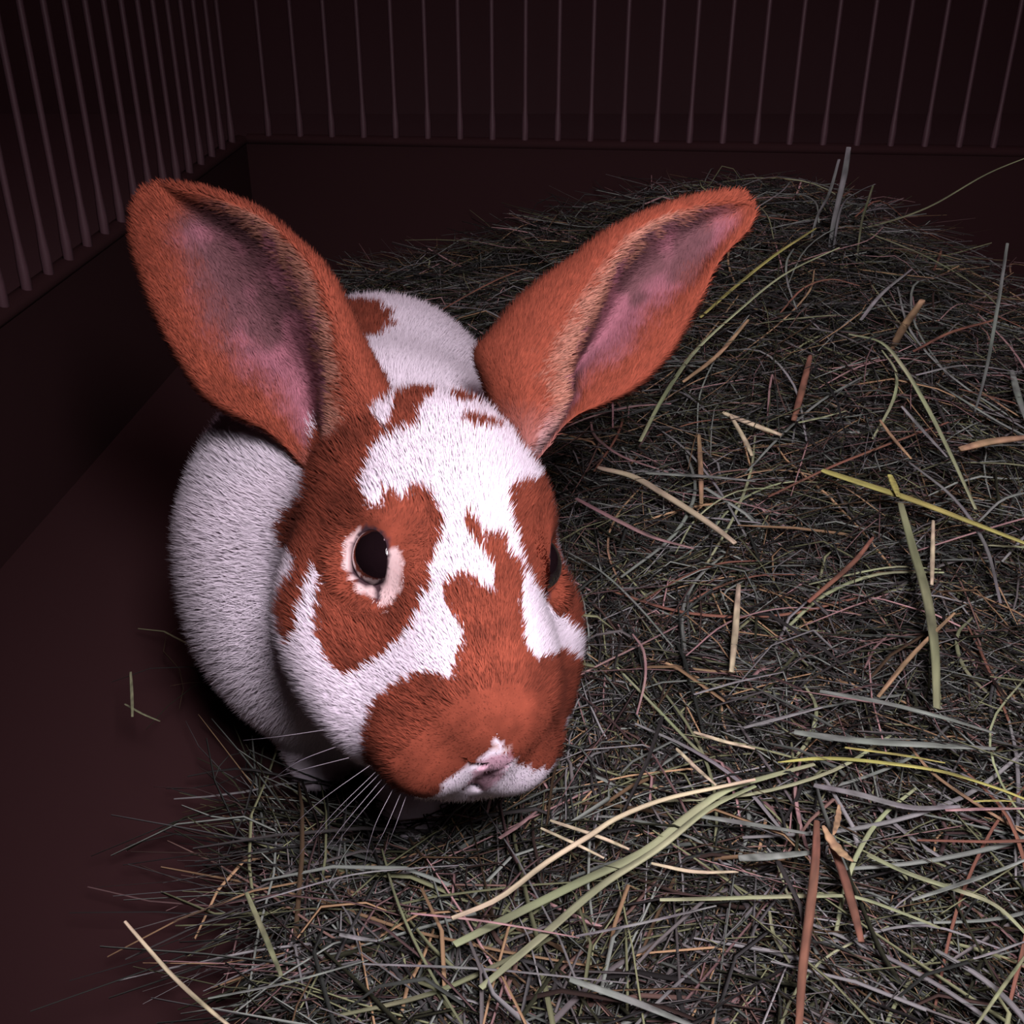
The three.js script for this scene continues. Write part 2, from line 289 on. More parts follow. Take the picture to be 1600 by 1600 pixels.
function headLocal(X, Y, Z) {                        // in head units, X mirrored by symmetry
  const x = Math.abs(X);
  let d = ell(X, Y, Z, 0, 0.2, -1.9, 2.85, 2.75, 3.6);                     // cranium
  d = smin(d, ell(x, Y, Z, 2.1, -2.25, -0.4, 2.6, 2.45, 3.0), 1.0);       // cheeks
  d = smin(d, ell(x, Y, Z, 1.6, -2.7, 1.65, 2.35, 2.0, 2.7), 1.2);         // jaw
  d = smin(d, ell(X, Y, Z, 0, -0.9, 3.0, 2.55, 2.4, 3.1), 1.4);           // muzzle
  d = smin(d, cap(X, Y, Z, [0, 1.35, -0.5], [0, 0.1, 4.7], 1.6, 1.1), 1.4); // bridge of the nose
  d = smin(d, ell(x, Y, Z, 1.1, -1.95, 4.5, 1.5, 1.5, 1.5), 0.7);       // whisker pads
  d = smin(d, ell(X, Y, Z, 0, -3.2, 3.7, 1.5, 1.0, 1.5), 0.8);          // chin
  d = smin(d, ell(X, Y, Z, 0, -0.75, 5.35, 0.7, 0.6, 0.6), 0.6);          // nose
  d = smin(d, cap(x, Y, Z, [1.85, 1.35, -1.2], [1.7, 1.25, 0.9], 0.7, 0.5), 0.8); // brow
  d = smax(d, -cap(x, Y, Z, [0.3, -0.86, 6.0], [1.15, -0.62, 5.45], 0.11, 0.17), 0.12);  // nostrils
  d = smax(d, -cap(X, Y, Z, [0, -1.15, 5.95], [0, -2.5, 5.75], 0.10, 0.2), 0.25);  // cleft of the lip
  d = smax(d, -cap(x, Y, Z, [0.0, -2.6, 5.6], [1.2, -2.9, 4.6], 0.10, 0.1), 0.25); // mouth
  return d;
}
let EYES = [];
const headBare = headLocal, EYE_S = [0, ...EYE_AT], EYE_N = [0, 0, 0], EYE_U = [0, 0, 0], EYE_V = [0, 0, 0];
{
  while (headLocal(...EYE_S) < 0 && EYE_S[0] < 6) EYE_S[0] += 0.01;
  const e = 0.35, g = [0, 1, 2].map((k) => { const a = [...EYE_S], b = [...EYE_S]; a[k] += e; b[k] -= e; return headLocal(...a) - headLocal(...b); }), n = new THREE.Vector3(...g).normalize();
  const u = V(0, -0.25, 1).addScaledVector(n, -V(0, -0.25, 1).dot(n)).normalize(), v = new THREE.Vector3().crossVectors(n, u);
  n.toArray(EYE_N); u.toArray(EYE_U); v.toArray(EYE_V);
  EYES = [-1, 1].map((k) => { const c = V(...EYE_S).addScaledVector(n, 0.62 - EYE_R).addScaledVector(u, 0.12).addScaledVector(v, -0.16); return { s: k, c: [k * c.x, c.y, c.z], r: EYE_R }; });
}
function headLids(X, Y, Z) {                         // lids: an almond ring standing round the eye
  const d = headBare(X, Y, Z), a = Math.abs(X) - EYE_S[0], b = Y - EYE_S[1], c = Z - EYE_S[2];
  if (a * a + b * b + c * c > 6) return d;
  const u = (a * EYE_U[0] + b * EYE_U[1] + c * EYE_U[2]) / 1.27, v = (a * EYE_V[0] + b * EYE_V[1] + c * EYE_V[2]) / (0.97 - 0.16 * u), q = Math.hypot(u, v);
  const near = clamp((0.6 * u - 0.8 * v) / Math.max(q, 0.2)), ring = Math.hypot((q - 1.0) * 0.8, d - 0.04 + 0.12 * near) - (0.15 - 0.05 * near);   // thinner towards nose and crown
  return smin(d, ring, 0.3);
}
function headField(p) { const dx = p.x - HO.x, dy = p.y - HO.y, dz = p.z - HO.z; return HS * headLids((dx * HX.x + dy * HX.y + dz * HX.z) / HS, (dx * HY.x + dy * HY.y + dz * HY.z) / HS, (dx * HZ.x + dy * HZ.y + dz * HZ.z) / HS); }
const nape = headPt(0, -0.6, -3.6);
function bodyField(x, y, z) {
  const e = ell;
  let d = e(x, y, z, -0.070, 0.074, -0.50, 0.066, 0.069, 0.145);                                   // trunk
  d = smin(d, e(x, y, z, -0.064, 0.088, -0.402, 0.063, 0.070, 0.066), 0.04);                          // shoulders
  d = smin(d, cap(x, y, z, [nape.x, nape.y, nape.z], [-0.06, 0.09, -0.45], 0.036, 0.05), 0.03);     // neck
  d = smin(d, e(x, y, z, -0.055, 0.06, -0.375, 0.05, 0.045, 0.04), 0.03);                           // chest
  d = smin(d, e(x, y, z, -0.113, 0.050, -0.56, 0.040, 0.050, 0.08), 0.02);                          // haunches
  d = smin(d, e(x, y, z, -0.034, 0.046, -0.57, 0.040, 0.046, 0.08), 0.02);
  for (const [ax, az, px, pz] of [[-0.078, -0.380, -0.078, -0.362], [-0.032, -0.38, -0.038, -0.334]]) { // forelegs and paws
    d = smin(d, cap(x, y, z, [ax, 0.065, az], [px, 0.022, pz - 0.012], 0.022, 0.0125), 0.02);
    d = smin(d, e(x, y, z, px, 0.016, pz, 0.0125, 0.011, 0.022), 0.012);
  }
  for (const hx of [-0.135, -0.010]) d = smin(d, e(x, y, z, hx, 0.016, -0.47, 0.018, 0.014, 0.05), 0.015); // hind feet
  return smin(d, e(x, y, z, -0.065, 0.060, -0.645, 0.022, 0.024, 0.022), 0.01);                     // tail
}
const P_ = V(0, 0, 0);
function field(x, y, z) { P_.set(x, y, z); const dx = x - HO.x, dy = y - HO.y, dz = z - HO.z; const b = bodyField(x, y, z); if (dx * dx + dy * dy + dz * dz > 0.0225) return b; return smin(headField(P_), b, 0.022); }

// surface nets over the field
function polygonise(f, lo, hi, step) {
  const nx = Math.ceil((hi.x - lo.x) / step) + 1, ny = Math.ceil((hi.y - lo.y) / step) + 1, nz = Math.ceil((hi.z - lo.z) / step) + 1;
  const g = new Float32Array(nx * ny * nz), B = 4;
  g.fill(1);
  for (let k0 = 0; k0 < nz; k0 += B) for (let j0 = 0; j0 < ny; j0 += B) for (let i0 = 0; i0 < nx; i0 += B) {   // blocks far from the surface keep one value
    const c = f(lo.x + (i0 + B / 2) * step, lo.y + (j0 + B / 2) * step, lo.z + (k0 + B / 2) * step), far = Math.abs(c) > step * B * 2.2;
    for (let k = k0; k < Math.min(nz, k0 + B); k++) for (let j = j0; j < Math.min(ny, j0 + B); j++) for (let i = i0; i < Math.min(nx, i0 + B); i++)
      g[i + nx * (j + ny * k)] = far ? c : f(lo.x + i * step, lo.y + j * step, lo.z + k * step);
  }
  const vid = new Int32Array(nx * ny * nz).fill(-1), pos = [], idx = [], E = [[0, 1], [0, 2], [0, 4], [1, 3], [1, 5], [2, 3], [2, 6], [3, 7], [4, 5], [4, 6], [5, 7], [6, 7]];
  const off = [0, 1, 2, 3, 4, 5, 6, 7].map((c) => (c & 1) + nx * (((c >> 1) & 1) + ny * ((c >> 2) & 1)));
  for (let k = 0; k < nz - 1; k++) for (let j = 0; j < ny - 1; j++) for (let i = 0; i < nx - 1; i++) {
    const o = i + nx * (j + ny * k); let inside = 0; for (let c = 0; c < 8; c++) if (g[o + off[c]] < 0) inside++;
    if (!inside || inside === 8) continue;
    let sx = 0, sy = 0, sz = 0, n = 0;
    for (const [a, b] of E) { const va = g[o + off[a]], vb = g[o + off[b]]; if ((va < 0) === (vb < 0)) continue; const t = va / (va - vb); sx += lerp(a & 1, b & 1, t); sy += lerp((a >> 1) & 1, (b >> 1) & 1, t); sz += lerp((a >> 2) & 1, (b >> 2) & 1, t); n++; }
    vid[o] = pos.length / 3; pos.push(lo.x + (i + sx / n) * step, lo.y + (j + sy / n) * step, lo.z + (k + sz / n) * step);
  }
  const quad = (a, b, c, d, flip) => { if (flip) idx.push(a, c, b, a, d, c); else idx.push(a, b, c, a, c, d); };
  for (let k = 1; k < nz - 1; k++) for (let j = 1; j < ny - 1; j++) for (let i = 1; i < nx - 1; i++) {
    const o = i + nx * (j + ny * k), s = g[o] < 0;
    if (s !== (g[o + 1] < 0)) quad(vid[o - nx - nx * ny], vid[o - nx * ny], vid[o], vid[o - nx], !s);
    if (s !== (g[o + nx] < 0)) quad(vid[o - 1 - nx * ny], vid[o - 1], vid[o], vid[o - nx * ny], !s);
    if (s !== (g[o + nx * ny] < 0)) quad(vid[o - 1 - nx], vid[o - nx], vid[o], vid[o - 1], !s);
  }
  return { pos, idx };
}
const surf = polygonise(field, V(-0.175, -0.004, -0.70), V(0.085, 0.24, -0.235), 0.0021);
const nrm = [];
for (let i = 0; i < surf.pos.length; i += 3) {
  const x = surf.pos[i], y = surf.pos[i + 1], z = surf.pos[i + 2], e = 0.0008;
  const n = V(field(x + e, y, z) - field(x - e, y, z), field(x, y + e, z) - field(x, y - e, z), field(x, y, z + e) - field(x, y, z - e)).normalize(); nrm.push(n.x, n.y, n.z);
}

// markings: outlines read off the photograph, carried to the head's surface and kept there as angles round the head's centre
const MC = headPt(0, 0, 0.3), MZ = HZ.clone().multiplyScalar(0.8).addScaledVector(HY, 0.6).normalize(), MX = HX.clone(), MY = new THREE.Vector3().crossVectors(MZ, MX).normalize();
function polar(p) { const d = p.clone().sub(MC).normalize(), c = clamp(d.dot(MZ), -1, 1), a = Math.acos(c), x = d.dot(MX), y = d.dot(MY), l = Math.hypot(x, y) || 1; return [a * x / l, a * y / l]; }
function hitSkin(px, py) {
  const r = ray(px, py), p = V(0, 0, 0); let d = 0.2;
  for (let i = 0; i < 240; i++) { p.copy(r).multiplyScalar(d).add(camera.position); const h = Math.min(headField(p), field(p.x, p.y, p.z)); if (h < 0.0002) return p.distanceTo(MC) < 0.1 ? p : null; d += Math.max(h * 0.8, 0.0002); if (d > 0.6) break; }
  return null;
}
function hitHead(px, py) {
  const r = ray(px, py); let d = 0.2; const p = V(0, 0, 0);
  for (let i = 0; i < 200; i++) { p.copy(r).multiplyScalar(d).add(camera.position); const h = headField(p); if (h < 0.0002) return p; d += Math.max(h * 0.8, 0.0002); if (d > 0.6) break; }
  return null;
}
const hitDepth = (x, y) => { const p = hitHead(x, y); return p ? p.sub(camera.position).dot(camF) : 0.385; };
const headMid = [680, 930];
function toMark([px, py]) {
  let p = hitSkin(px, py); if (p) return polar(p);
  let a = 0, b = 1; for (let i = 0; i < 14; i++) { const m = (a + b) / 2; if (hitSkin(lerp(headMid[0], px, m), lerp(headMid[1], py, m))) a = m; else b = m; }
  const q = polar(hitSkin(lerp(headMid[0], px, a), lerp(headMid[1], py, a))); return [q[0] * 1.12, q[1] * 1.12];    // past the outline: round the far side a little
}
const Z3 = (pts) => pts.map(([x, y]) => [420 + x / 3.0769, 640 + y / 3.0769]);
const PATCHES = [
  // round the right eye, from the ear to the cheek
  Z3([[600, 160], [530, 200], [500, 250], [490, 310], [450, 370], [460, 430], [500, 470], [540, 450], [545, 400], [570, 400], [640, 445], [670, 410], [740, 400], [800, 430], [830, 500], [855, 570], [850, 640], [820, 680], [800, 740], [780, 800], [795, 850], [770, 880], [740, 920], [720, 990], [690, 1060], [640, 1130], [590, 1160], [520, 1220], [440, 1270], [370, 1300], [310, 1240], [260, 1170], [235, 1080], [230, 960], [265, 880], [260, 800], [235, 790], [200, 860], [180, 930], [160, 1010], [145, 1090], [120, 1150], [80, 1100], [60, 1000], [65, 920], [100, 860], [135, 800], [140, 740], [100, 680], [90, 600], [120, 530], [170, 490], [210, 460], [230, 420], [230, 360], [200, 300], [150, 200], [200, 80], [350, 20], [520, 60], [560, 120]]),
  // bridge of the nose and muzzle
  [...Z3([[945, 560], [965, 515], [1000, 545], [1040, 620], [1080, 630], [1110, 610], [1140, 640], [1150, 700], [1190, 730], [1220, 780], [1215, 900], [1220, 1000], [1225, 1100], [1240, 1160], [1290, 1210], [1340, 1190], [1390, 1170], [1450, 1190], [1500, 1230]]), [915, 1060], [912, 1112], [898, 1172], [858, 1204], [828, 1201], [803, 1193], [789, 1172], [779, 1148], [766, 1174], [755, 1180], [740, 1197], [718, 1208], [698, 1220], [688, 1240], [660, 1258], [620, 1250], [590, 1210], [571, 1169], [579, 1109], [594, 1094], [620, 1071], [657, 1052], [680, 1056], [710, 1064], ...Z3([[900, 1230], [910, 1170], [940, 1120], [945, 1080], [900, 1020], [860, 960], [840, 880], [880, 820], [940, 810], [1000, 830], [1040, 860], [1080, 890], [1085, 800], [1060, 740], [1020, 690], [980, 640], [955, 590]])],
  // left brow, past the eye and down the left cheek
  Z3([[1130, 420], [1170, 390], [1230, 365], [1290, 370], [1330, 360], [1420, 500], [1560, 800], [1600, 1100], [1500, 1110], [1490, 1110], [1440, 1060], [1400, 990], [1330, 900], [1310, 910], [1270, 870], [1240, 800], [1210, 720], [1190, 640], [1160, 560], [1150, 480]]),
  // between the ears
  [[619, 640], [634, 601], [649, 581], [671, 597], [680, 627], [667, 640], [656, 654], [658, 675], [636, 684], [590, 698], [570, 700], [560, 660], [605, 690]],
  [[680, 601], [691, 584], [715, 557], [728, 562], [746, 601], [759, 632], [772, 658], [750, 645], [724, 640], [702, 632], [684, 610]],
  [[721, 667], [732, 656], [759, 662], [780, 671], [789, 680], [759, 680], [728, 673]],
  [[800, 690], [830, 700], [852, 705], [854, 752], [835, 737], [815, 707]],
].map((poly) => poly.map(toMark));
const PALE = [  // pale rings round the eyes inside the brown
  Z3([[430, 565], [375, 610], [350, 680], [356, 745], [380, 815], [425, 875], [490, 900], [530, 940], [590, 960], [620, 900], [640, 800], [640, 720], [610, 670], [560, 640], [520, 590], [480, 575]]),
  [[770, 1150], [766, 1176], [789, 1174]],
].map((poly) => poly.map(toMark));
const TEAR = [[580, 908], [597, 888], [596, 922], [590, 940], [584, 926]].map(toMark);   // dark corner of the eye
const inside = (poly, x, y) => { let c = false; for (let i = 0, j = poly.length - 1; i < poly.length; j = i++) { const [xi, yi] = poly[i], [xj, yj] = poly[j]; if ((yi > y) !== (yj > y) && x < (xj - xi) * (y - yi) / (yj - yi) + xi) c = !c; } return c; };
const FUR = { white: C(0.78, 0.705, 0.80), brown: C(0.203, 0.046, 0.026), pale: C(0.58, 0.42, 0.42), pink: C(0.50, 0.25, 0.33), rim: C(0.05, 0.025, 0.032) };
function furColour(p, out) {
  const dx = p.x - HO.x, dy = p.y - HO.y, dz = p.z - HO.z;
  const hx = (dx * HX.x + dy * HX.y + dz * HX.z) / HS, hy = (dx * HY.x + dy * HY.y + dz * HY.z) / HS, hz = (dx * HZ.x + dy * HZ.y + dz * HZ.z) / HS;
  out.copy(FUR.white);
  if (p.distanceTo(MC) < 0.088 && hz > -6.5 && headField(p) < 0.02) {
    const [u0, v0] = polar(p), j = 0.012, u = u0 + j * noise.noise(p.x * 500, p.y * 500, p.z * 500), v = v0 + j * noise.noise(p.x * 500 + 9, p.y * 500, p.z * 500);
    if (PATCHES.some((q) => inside(q, u, v))) out.copy(FUR.brown);
    if (PALE.some((q) => inside(q, u, v))) out.copy(FUR.pale);
    if (inside(TEAR, u, v) || EYES.some((e) => Math.hypot(hx - e.c[0], hy - e.c[1], hz - e.c[2]) < EYE_R * 1.09)) out.copy(FUR.rim);
    if (Math.abs(hx) < 0.42 && hz > 5.55 && hy < -0.35) out.lerp(FUR.pink, 0.8);
  } else if (p.y > 0.125 && p.z < -0.43 && Math.hypot(p.x + 0.088, (p.z + 0.50) * 0.6) < 0.032 + 0.006 * noise.noise(p.x * 90, p.z * 90, 2)) out.copy(FUR.brown); // patch on the back
  const n = 1 + 0.30 * noise.noise(p.x * 420, p.y * 420, p.z * 420) + 0.38 * noise.noise(p.x * 110, p.y * 110, p.z * 110);
  if (out.r > out.b * 3) out.multiplyScalar(n);
  return out;
}

// ears: edge, hollow and ridge lines from base to tip, in photo pixels, set at the ear's own depth
const EARS = [
  { base: hitDepth(560, 705) - 0.004, tip: hitDepth(560, 705) + 0.03, tilt: -0.018, deep: 0.017, root: [-2.2, 1.0, -3.2],
    lat: [[520, 752], [490, 742], [465, 722], [440, 695], [410, 672], [375, 656], [343, 640], [315, 618], [285, 575], [258, 528], [240, 490], [222, 440], [208, 398], [203, 360], [206, 325], [222, 297], [248, 286]],
    hol: [[526, 745], [500, 715], [470, 680], [455, 650], [440, 610], [400, 585], [355, 541], [330, 497], [305, 430], [285, 379], [270, 345], [262, 318], [250, 290]],
    rid: [[540, 740], [520, 715], [513, 680], [515, 620], [513, 560], [503, 490], [485, 430], [455, 385], [420, 352], [380, 330], [330, 312], [285, 300], [254, 288]],
    med: [[585, 715], [606, 680], [615, 645], [608, 605], [590, 568], [570, 530], [548, 482], [527, 440], [500, 405], [465, 373], [430, 343], [390, 318], [340, 299], [290, 288], [256, 286]] },
  { base: hitDepth(815, 690) + 0.004, tip: hitDepth(815, 690) + 0.025, tilt: -0.004, deep: 0.016, root: [2.3, 1.0, -3.0],
    lat: [[858, 697], [872, 676], [903, 649], [947, 632], [991, 610], [1026, 579], [1052, 549], [1074, 509], [1100, 461], [1122, 413], [1144, 387], [1166, 365], [1180, 339], [1178, 322]],
    hol: [[852, 697], [880, 655], [898, 625], [903, 592], [934, 566], [969, 540], [999, 496], [1043, 465], [1087, 430], [1120, 385], [1150, 355], [1170, 330], [1176, 320]],
    rid: [[845, 692], [872, 655], [886, 620], [886, 590], [892, 557], [912, 505], [934, 457], [956, 413], [977, 384], [1021, 350], [1070, 332], [1130, 318], [1173, 318]],
    med: [[800, 700], [775, 655], [755, 600], [741, 549], [767, 518], [802, 474], [846, 435], [890, 404], [934, 369], [977, 345], [1021, 326], [1087, 306], [1139, 298], [1161, 302], [1172, 314]] },
];
for (const E of EARS) {
  E.axis = at(...E.lat[E.lat.length - 1], E.tip).sub(at(...E.lat[0], E.base)).normalize();
  const mid = (l) => l[Math.floor(l.length / 2)]; E.across = at(...mid(E.hol), E.base).sub(at(...mid(E.med), E.base)).normalize();
}
function along(poly, n) {                             // n+1 points evenly along a polyline
  const c = new THREE.CatmullRomCurve3(poly.map(([x, y]) => V(x, y, 0)), false, 'centripetal'); c.arcLengthDivisions = 400; return c.getSpacedPoints(n);
}
function buildEar(E) {
  const NT = 60, lat = along(E.lat, NT), hol = along(E.hol, NT), rid = along(E.rid, NT), med = along(E.med, NT);
  const prof = [];                                    // one closed loop: front from the outer edge over hollow and ridge to the inner edge, then back
  const NF = 22, NB = 16, ring = NF + NB, pos = [], idx = [], zone = [];
  for (let i = 0; i <= NT; i++) {
    const t = i / NT, d0 = lerp(E.base, E.tip, t), open = Math.pow(Math.sin(Math.PI * clamp(0.08 + 0.92 * t, 0, 1)), 0.6);
    const wide = med[i].distanceTo(lat[i]) / FPX * d0, deep = Math.min(E.deep, wide * 0.34) * (0.25 + 0.75 * open), th = lerp(0.0042, 0.0024, t) * (t > 0.93 ? 0.4 + 0.6 * (1 - t) / 0.07 : 1);
    const bulge = lerp(0.016, 0.003, smooth(0, 0.7, t)) * (1 - smooth(0.8, 1, t)), roll = lerp(0.012, 0.002, smooth(0.0, 0.75, t)) * (1 - smooth(0.85, 1, t));
    const c2 = (p) => p, pts2 = [];
    for (let j = 0; j < NF; j++) {
      const s = j / (NF - 1); let p, z, zn;
      if (s < 0.3) { const k = s / 0.3; p = lat[i].clone().lerp(hol[i], k); z = deep * 0.55 * k * k; zn = 0; }
      else if (s < 0.65) { const k = (s - 0.3) / 0.35; p = hol[i].clone().lerp(rid[i], k); z = deep * (0.55 + 0.45 * Math.sin(Math.PI * clamp(k * 1.05)) - 0.55 * smooth(0.55, 1, k)) - roll * 0.4 * smooth(0.6, 1, k); zn = k < 0.88 ? 1 : 2; }
      else { const k = (s - 0.65) / 0.35; p = rid[i].clone().lerp(med[i], k); z = -roll * 0.4 - roll * 0.6 * Math.sin(Math.PI * k * 0.8) + (roll * 0.8 + deep * 0.25) * k * k; zn = k < 0.12 ? 2 : 0; }
      pts2.push([p, z, s]);
    }
    for (let j = 0; j < NB; j++) {
      const k = (j + 0.5) / NB, p = med[i].clone().lerp(lat[i], k), arch = Math.pow(Math.sin(Math.PI * k), 0.75);
      pts2.push([p, (deep + th + bulge) * arch + deep * 0.25 * (1 - k) + th * 0.5, 2]);
    }
    for (const [p, z, zn] of pts2) {
      const side = (p.x - (lat[i].x + med[i].x) / 2) / FPX * d0 * (E.tilt / 0.05);
      const q = at(p.x, p.y, d0 + z + side); pos.push(q.x, q.y, q.z); zone.push(zn);
    }
  }
  // root rows run down into the head
  const R = headPt(...E.root), first = []; for (let j = 0; j < ring; j++) first.push(V(pos[j * 3], pos[j * 3 + 1], pos[j * 3 + 2]));
  const pre = [], preZone = []; for (const k of [0.75, 0.5, 0.25]) for (let j = 0; j < ring; j++) { const q = first[j].clone().lerp(R, k); pre.push(q.x, q.y, q.z); preZone.push(zone[j]); }
  const P = [...pre, ...pos], ZN = [...preZone, ...zone], rows = NT + 4;
  for (let i = 0; i < rows - 1; i++) for (let j = 0; j < ring; j++) { const a = i * ring + j, b = i * ring + (j + 1) % ring, c = a + ring, d = b + ring; idx.push(a, b, c, b, d, c); }
  const o = (rows - 1) * ring; for (let j = 1; j < ring - 1; j++) idx.push(o, o + j, o + j + 1);
  const g = new THREE.BufferGeometry(); g.setAttribute('position', new THREE.Float32BufferAttribute(P, 3)); g.setIndex(idx); g.computeVertexNormals();
  const n = g.attributes.normal; { // outward check: the front (hollow) looks to the camera
    const m = Math.floor(rows / 2) * ring + 12; const v = V(n.getX(m), n.getY(m), n.getZ(m)); if (v.dot(camF) > 0) { for (let i = 0; i < idx.length; i += 3) { const s = idx[i + 1]; idx[i + 1] = idx[i + 2]; idx[i + 2] = s; } g.setIndex(idx); g.computeVertexNormals(); }
  }
  return { g, zone: ZN, ring, rows, idx };
}
const EARFUR = { inner: C(0.27, 0.105, 0.14), smoky: C(0.075, 0.040, 0.046), ridge: C(0.40, 0.19, 0.14), root: C(0.62, 0.42, 0.45) };
function earColour(p, s, t, out) {                    // s: how far across the ear (0 outer edge, 1 inner edge, 2 back), t: from root to tip
  const n1 = noise.noise(p.x * 60, p.y * 60, p.z * 60), n2 = noise.noise(p.x * 300, p.y * 300, p.z * 300), n3 = noise.noise(p.x * 150, p.y * 150, p.z * 150);
  out.copy(FUR.brown);
  if (s < 1.5) {
    const e = s + 0.05 * n3 + 0.03 * n2, hollow = smooth(0.16, 0.40, e) * (1 - smooth(0.60, 0.64, e)) * (1 - smooth(0.80, 0.95, t + 0.05 * n1)), ridge = smooth(0.60, 0.64, e) * (1 - smooth(0.66, 0.76, e)) * (1 - smooth(0.7, 0.9, t));
    const inner = EARFUR.inner.clone().lerp(EARFUR.smoky, 0.85 * smooth(-0.2, 0.3, n1 + 0.25 * n3 + 0.45 * (smooth(0.35, 0.75, t) - 0.5)));
    out.lerp(inner, hollow * 0.9).lerp(EARFUR.ridge, ridge * 0.8);
    if (t < 0.16) out.lerp(EARFUR.root, (1 - t / 0.16) * 0.7 * (s > 0.2 && s < 0.75 ? 1 : 0.3));
  }
  return out.multiplyScalar(1 + 0.2 * n2 + 0.12 * n1);
}

const rabbit = thing('rabbit', 'white and orange brown rabbit with large upright ears crouching on hay', 'rabbit', V(-0.055, 0, -0.45));
const toRabbit = (g) => { g.translate(0.055, 0, 0.45); return g; };
const allP = [...surf.pos], allN = [...nrm], allI = [...surf.idx], allC = [];
{
  const col = new THREE.Color(), p = V(0, 0, 0);
  for (let i = 0; i < surf.pos.length; i += 3) { furColour(p.set(surf.pos[i], surf.pos[i + 1], surf.pos[i + 2]), col); allC.push(col.r, col.g, col.b); }
  for (const E of EARS) {
    const e = buildEar(E), base = allP.length / 3, a = e.g.attributes.position.array, n = e.g.attributes.normal.array; E.built = e; E.first = base;
    for (let i = 0; i < a.length; i += 3) { allP.push(a[i], a[i + 1], a[i + 2]); allN.push(n[i], n[i + 1], n[i + 2]); earColour(p.set(a[i], a[i + 1], a[i + 2]), e.zone[i / 3], Math.floor(i / 3 / e.ring) / e.rows, col); allC.push(col.r, col.g, col.b); }
    for (const k of e.g.index.array) allI.push(base + k);
  }
}
const skin = new THREE.BufferGeometry();
skin.setAttribute('position', new THREE.Float32BufferAttribute(allP, 3)); skin.setAttribute('normal', new THREE.Float32BufferAttribute(allN, 3)); skin.setAttribute('color', new THREE.Float32BufferAttribute(allC, 3)); skin.setIndex(allI);
toRabbit(skin);
mesh('body', skin, new THREE.MeshPhysicalMaterial({ vertexColors: true, roughness: 0.95, specularIntensity: 0.25 }), rabbit);

// eyes
const eyeMat = new THREE.MeshPhysicalMaterial({ color: C(0.006, 0.003, 0.004), roughness: 0.05, clearcoat: 1, clearcoatRoughness: 0.03 });
for (const e of EYES) {
  const g = new THREE.SphereGeometry(e.r * HS, 40, 28); const c = headPt(...e.c); g.translate(c.x, c.y, c.z);
  mesh('eye', toRabbit(g), eyeMat, rabbit).userData.label = 'dark glossy eye';
}
// whiskers of the right lip pad: rooted where the photograph shows them leave the fur
const whiskerMat = new THREE.MeshStandardMaterial({ color: C(0.19, 0.17, 0.20), roughness: 0.5 });
for (const w of [
  [[588, 1205], [520, 1272], [443, 1367]], [[598, 1216], [528, 1300], [462, 1398]], [[604, 1224], [560, 1275], [500, 1350]], [[614, 1233], [585, 1292], [561, 1394]], [[626, 1240], [600, 1300], [572, 1350]],
  [[545, 1184], [482, 1200], [414, 1219]], [[510, 1140], [442, 1150], [380, 1157]], [[530, 1165], [470, 1188], [425, 1218]], [[578, 1196], [500, 1252], [425, 1322]], [[592, 1210], [540, 1262], [470, 1330]], [[636, 1240], [618, 1290], [600, 1335]],
]) {
  const root = hitHead(...w[0]) || at(...w[0], 0.335), d = root.clone().sub(camera.position).dot(camF);
  const g = sweep([root, at(...w[1], d - 0.004), at(...w[2], d + 0.006)], 0.00024, 0.00024, { seg: 10, sides: 5, up: V(0.3, 0.2, 1), taper: (t) => 1 - 0.75 * t });
  mesh('whisker', toRabbit(g), whiskerMat, rabbit).userData.label = 'long thin pale whisker';
}

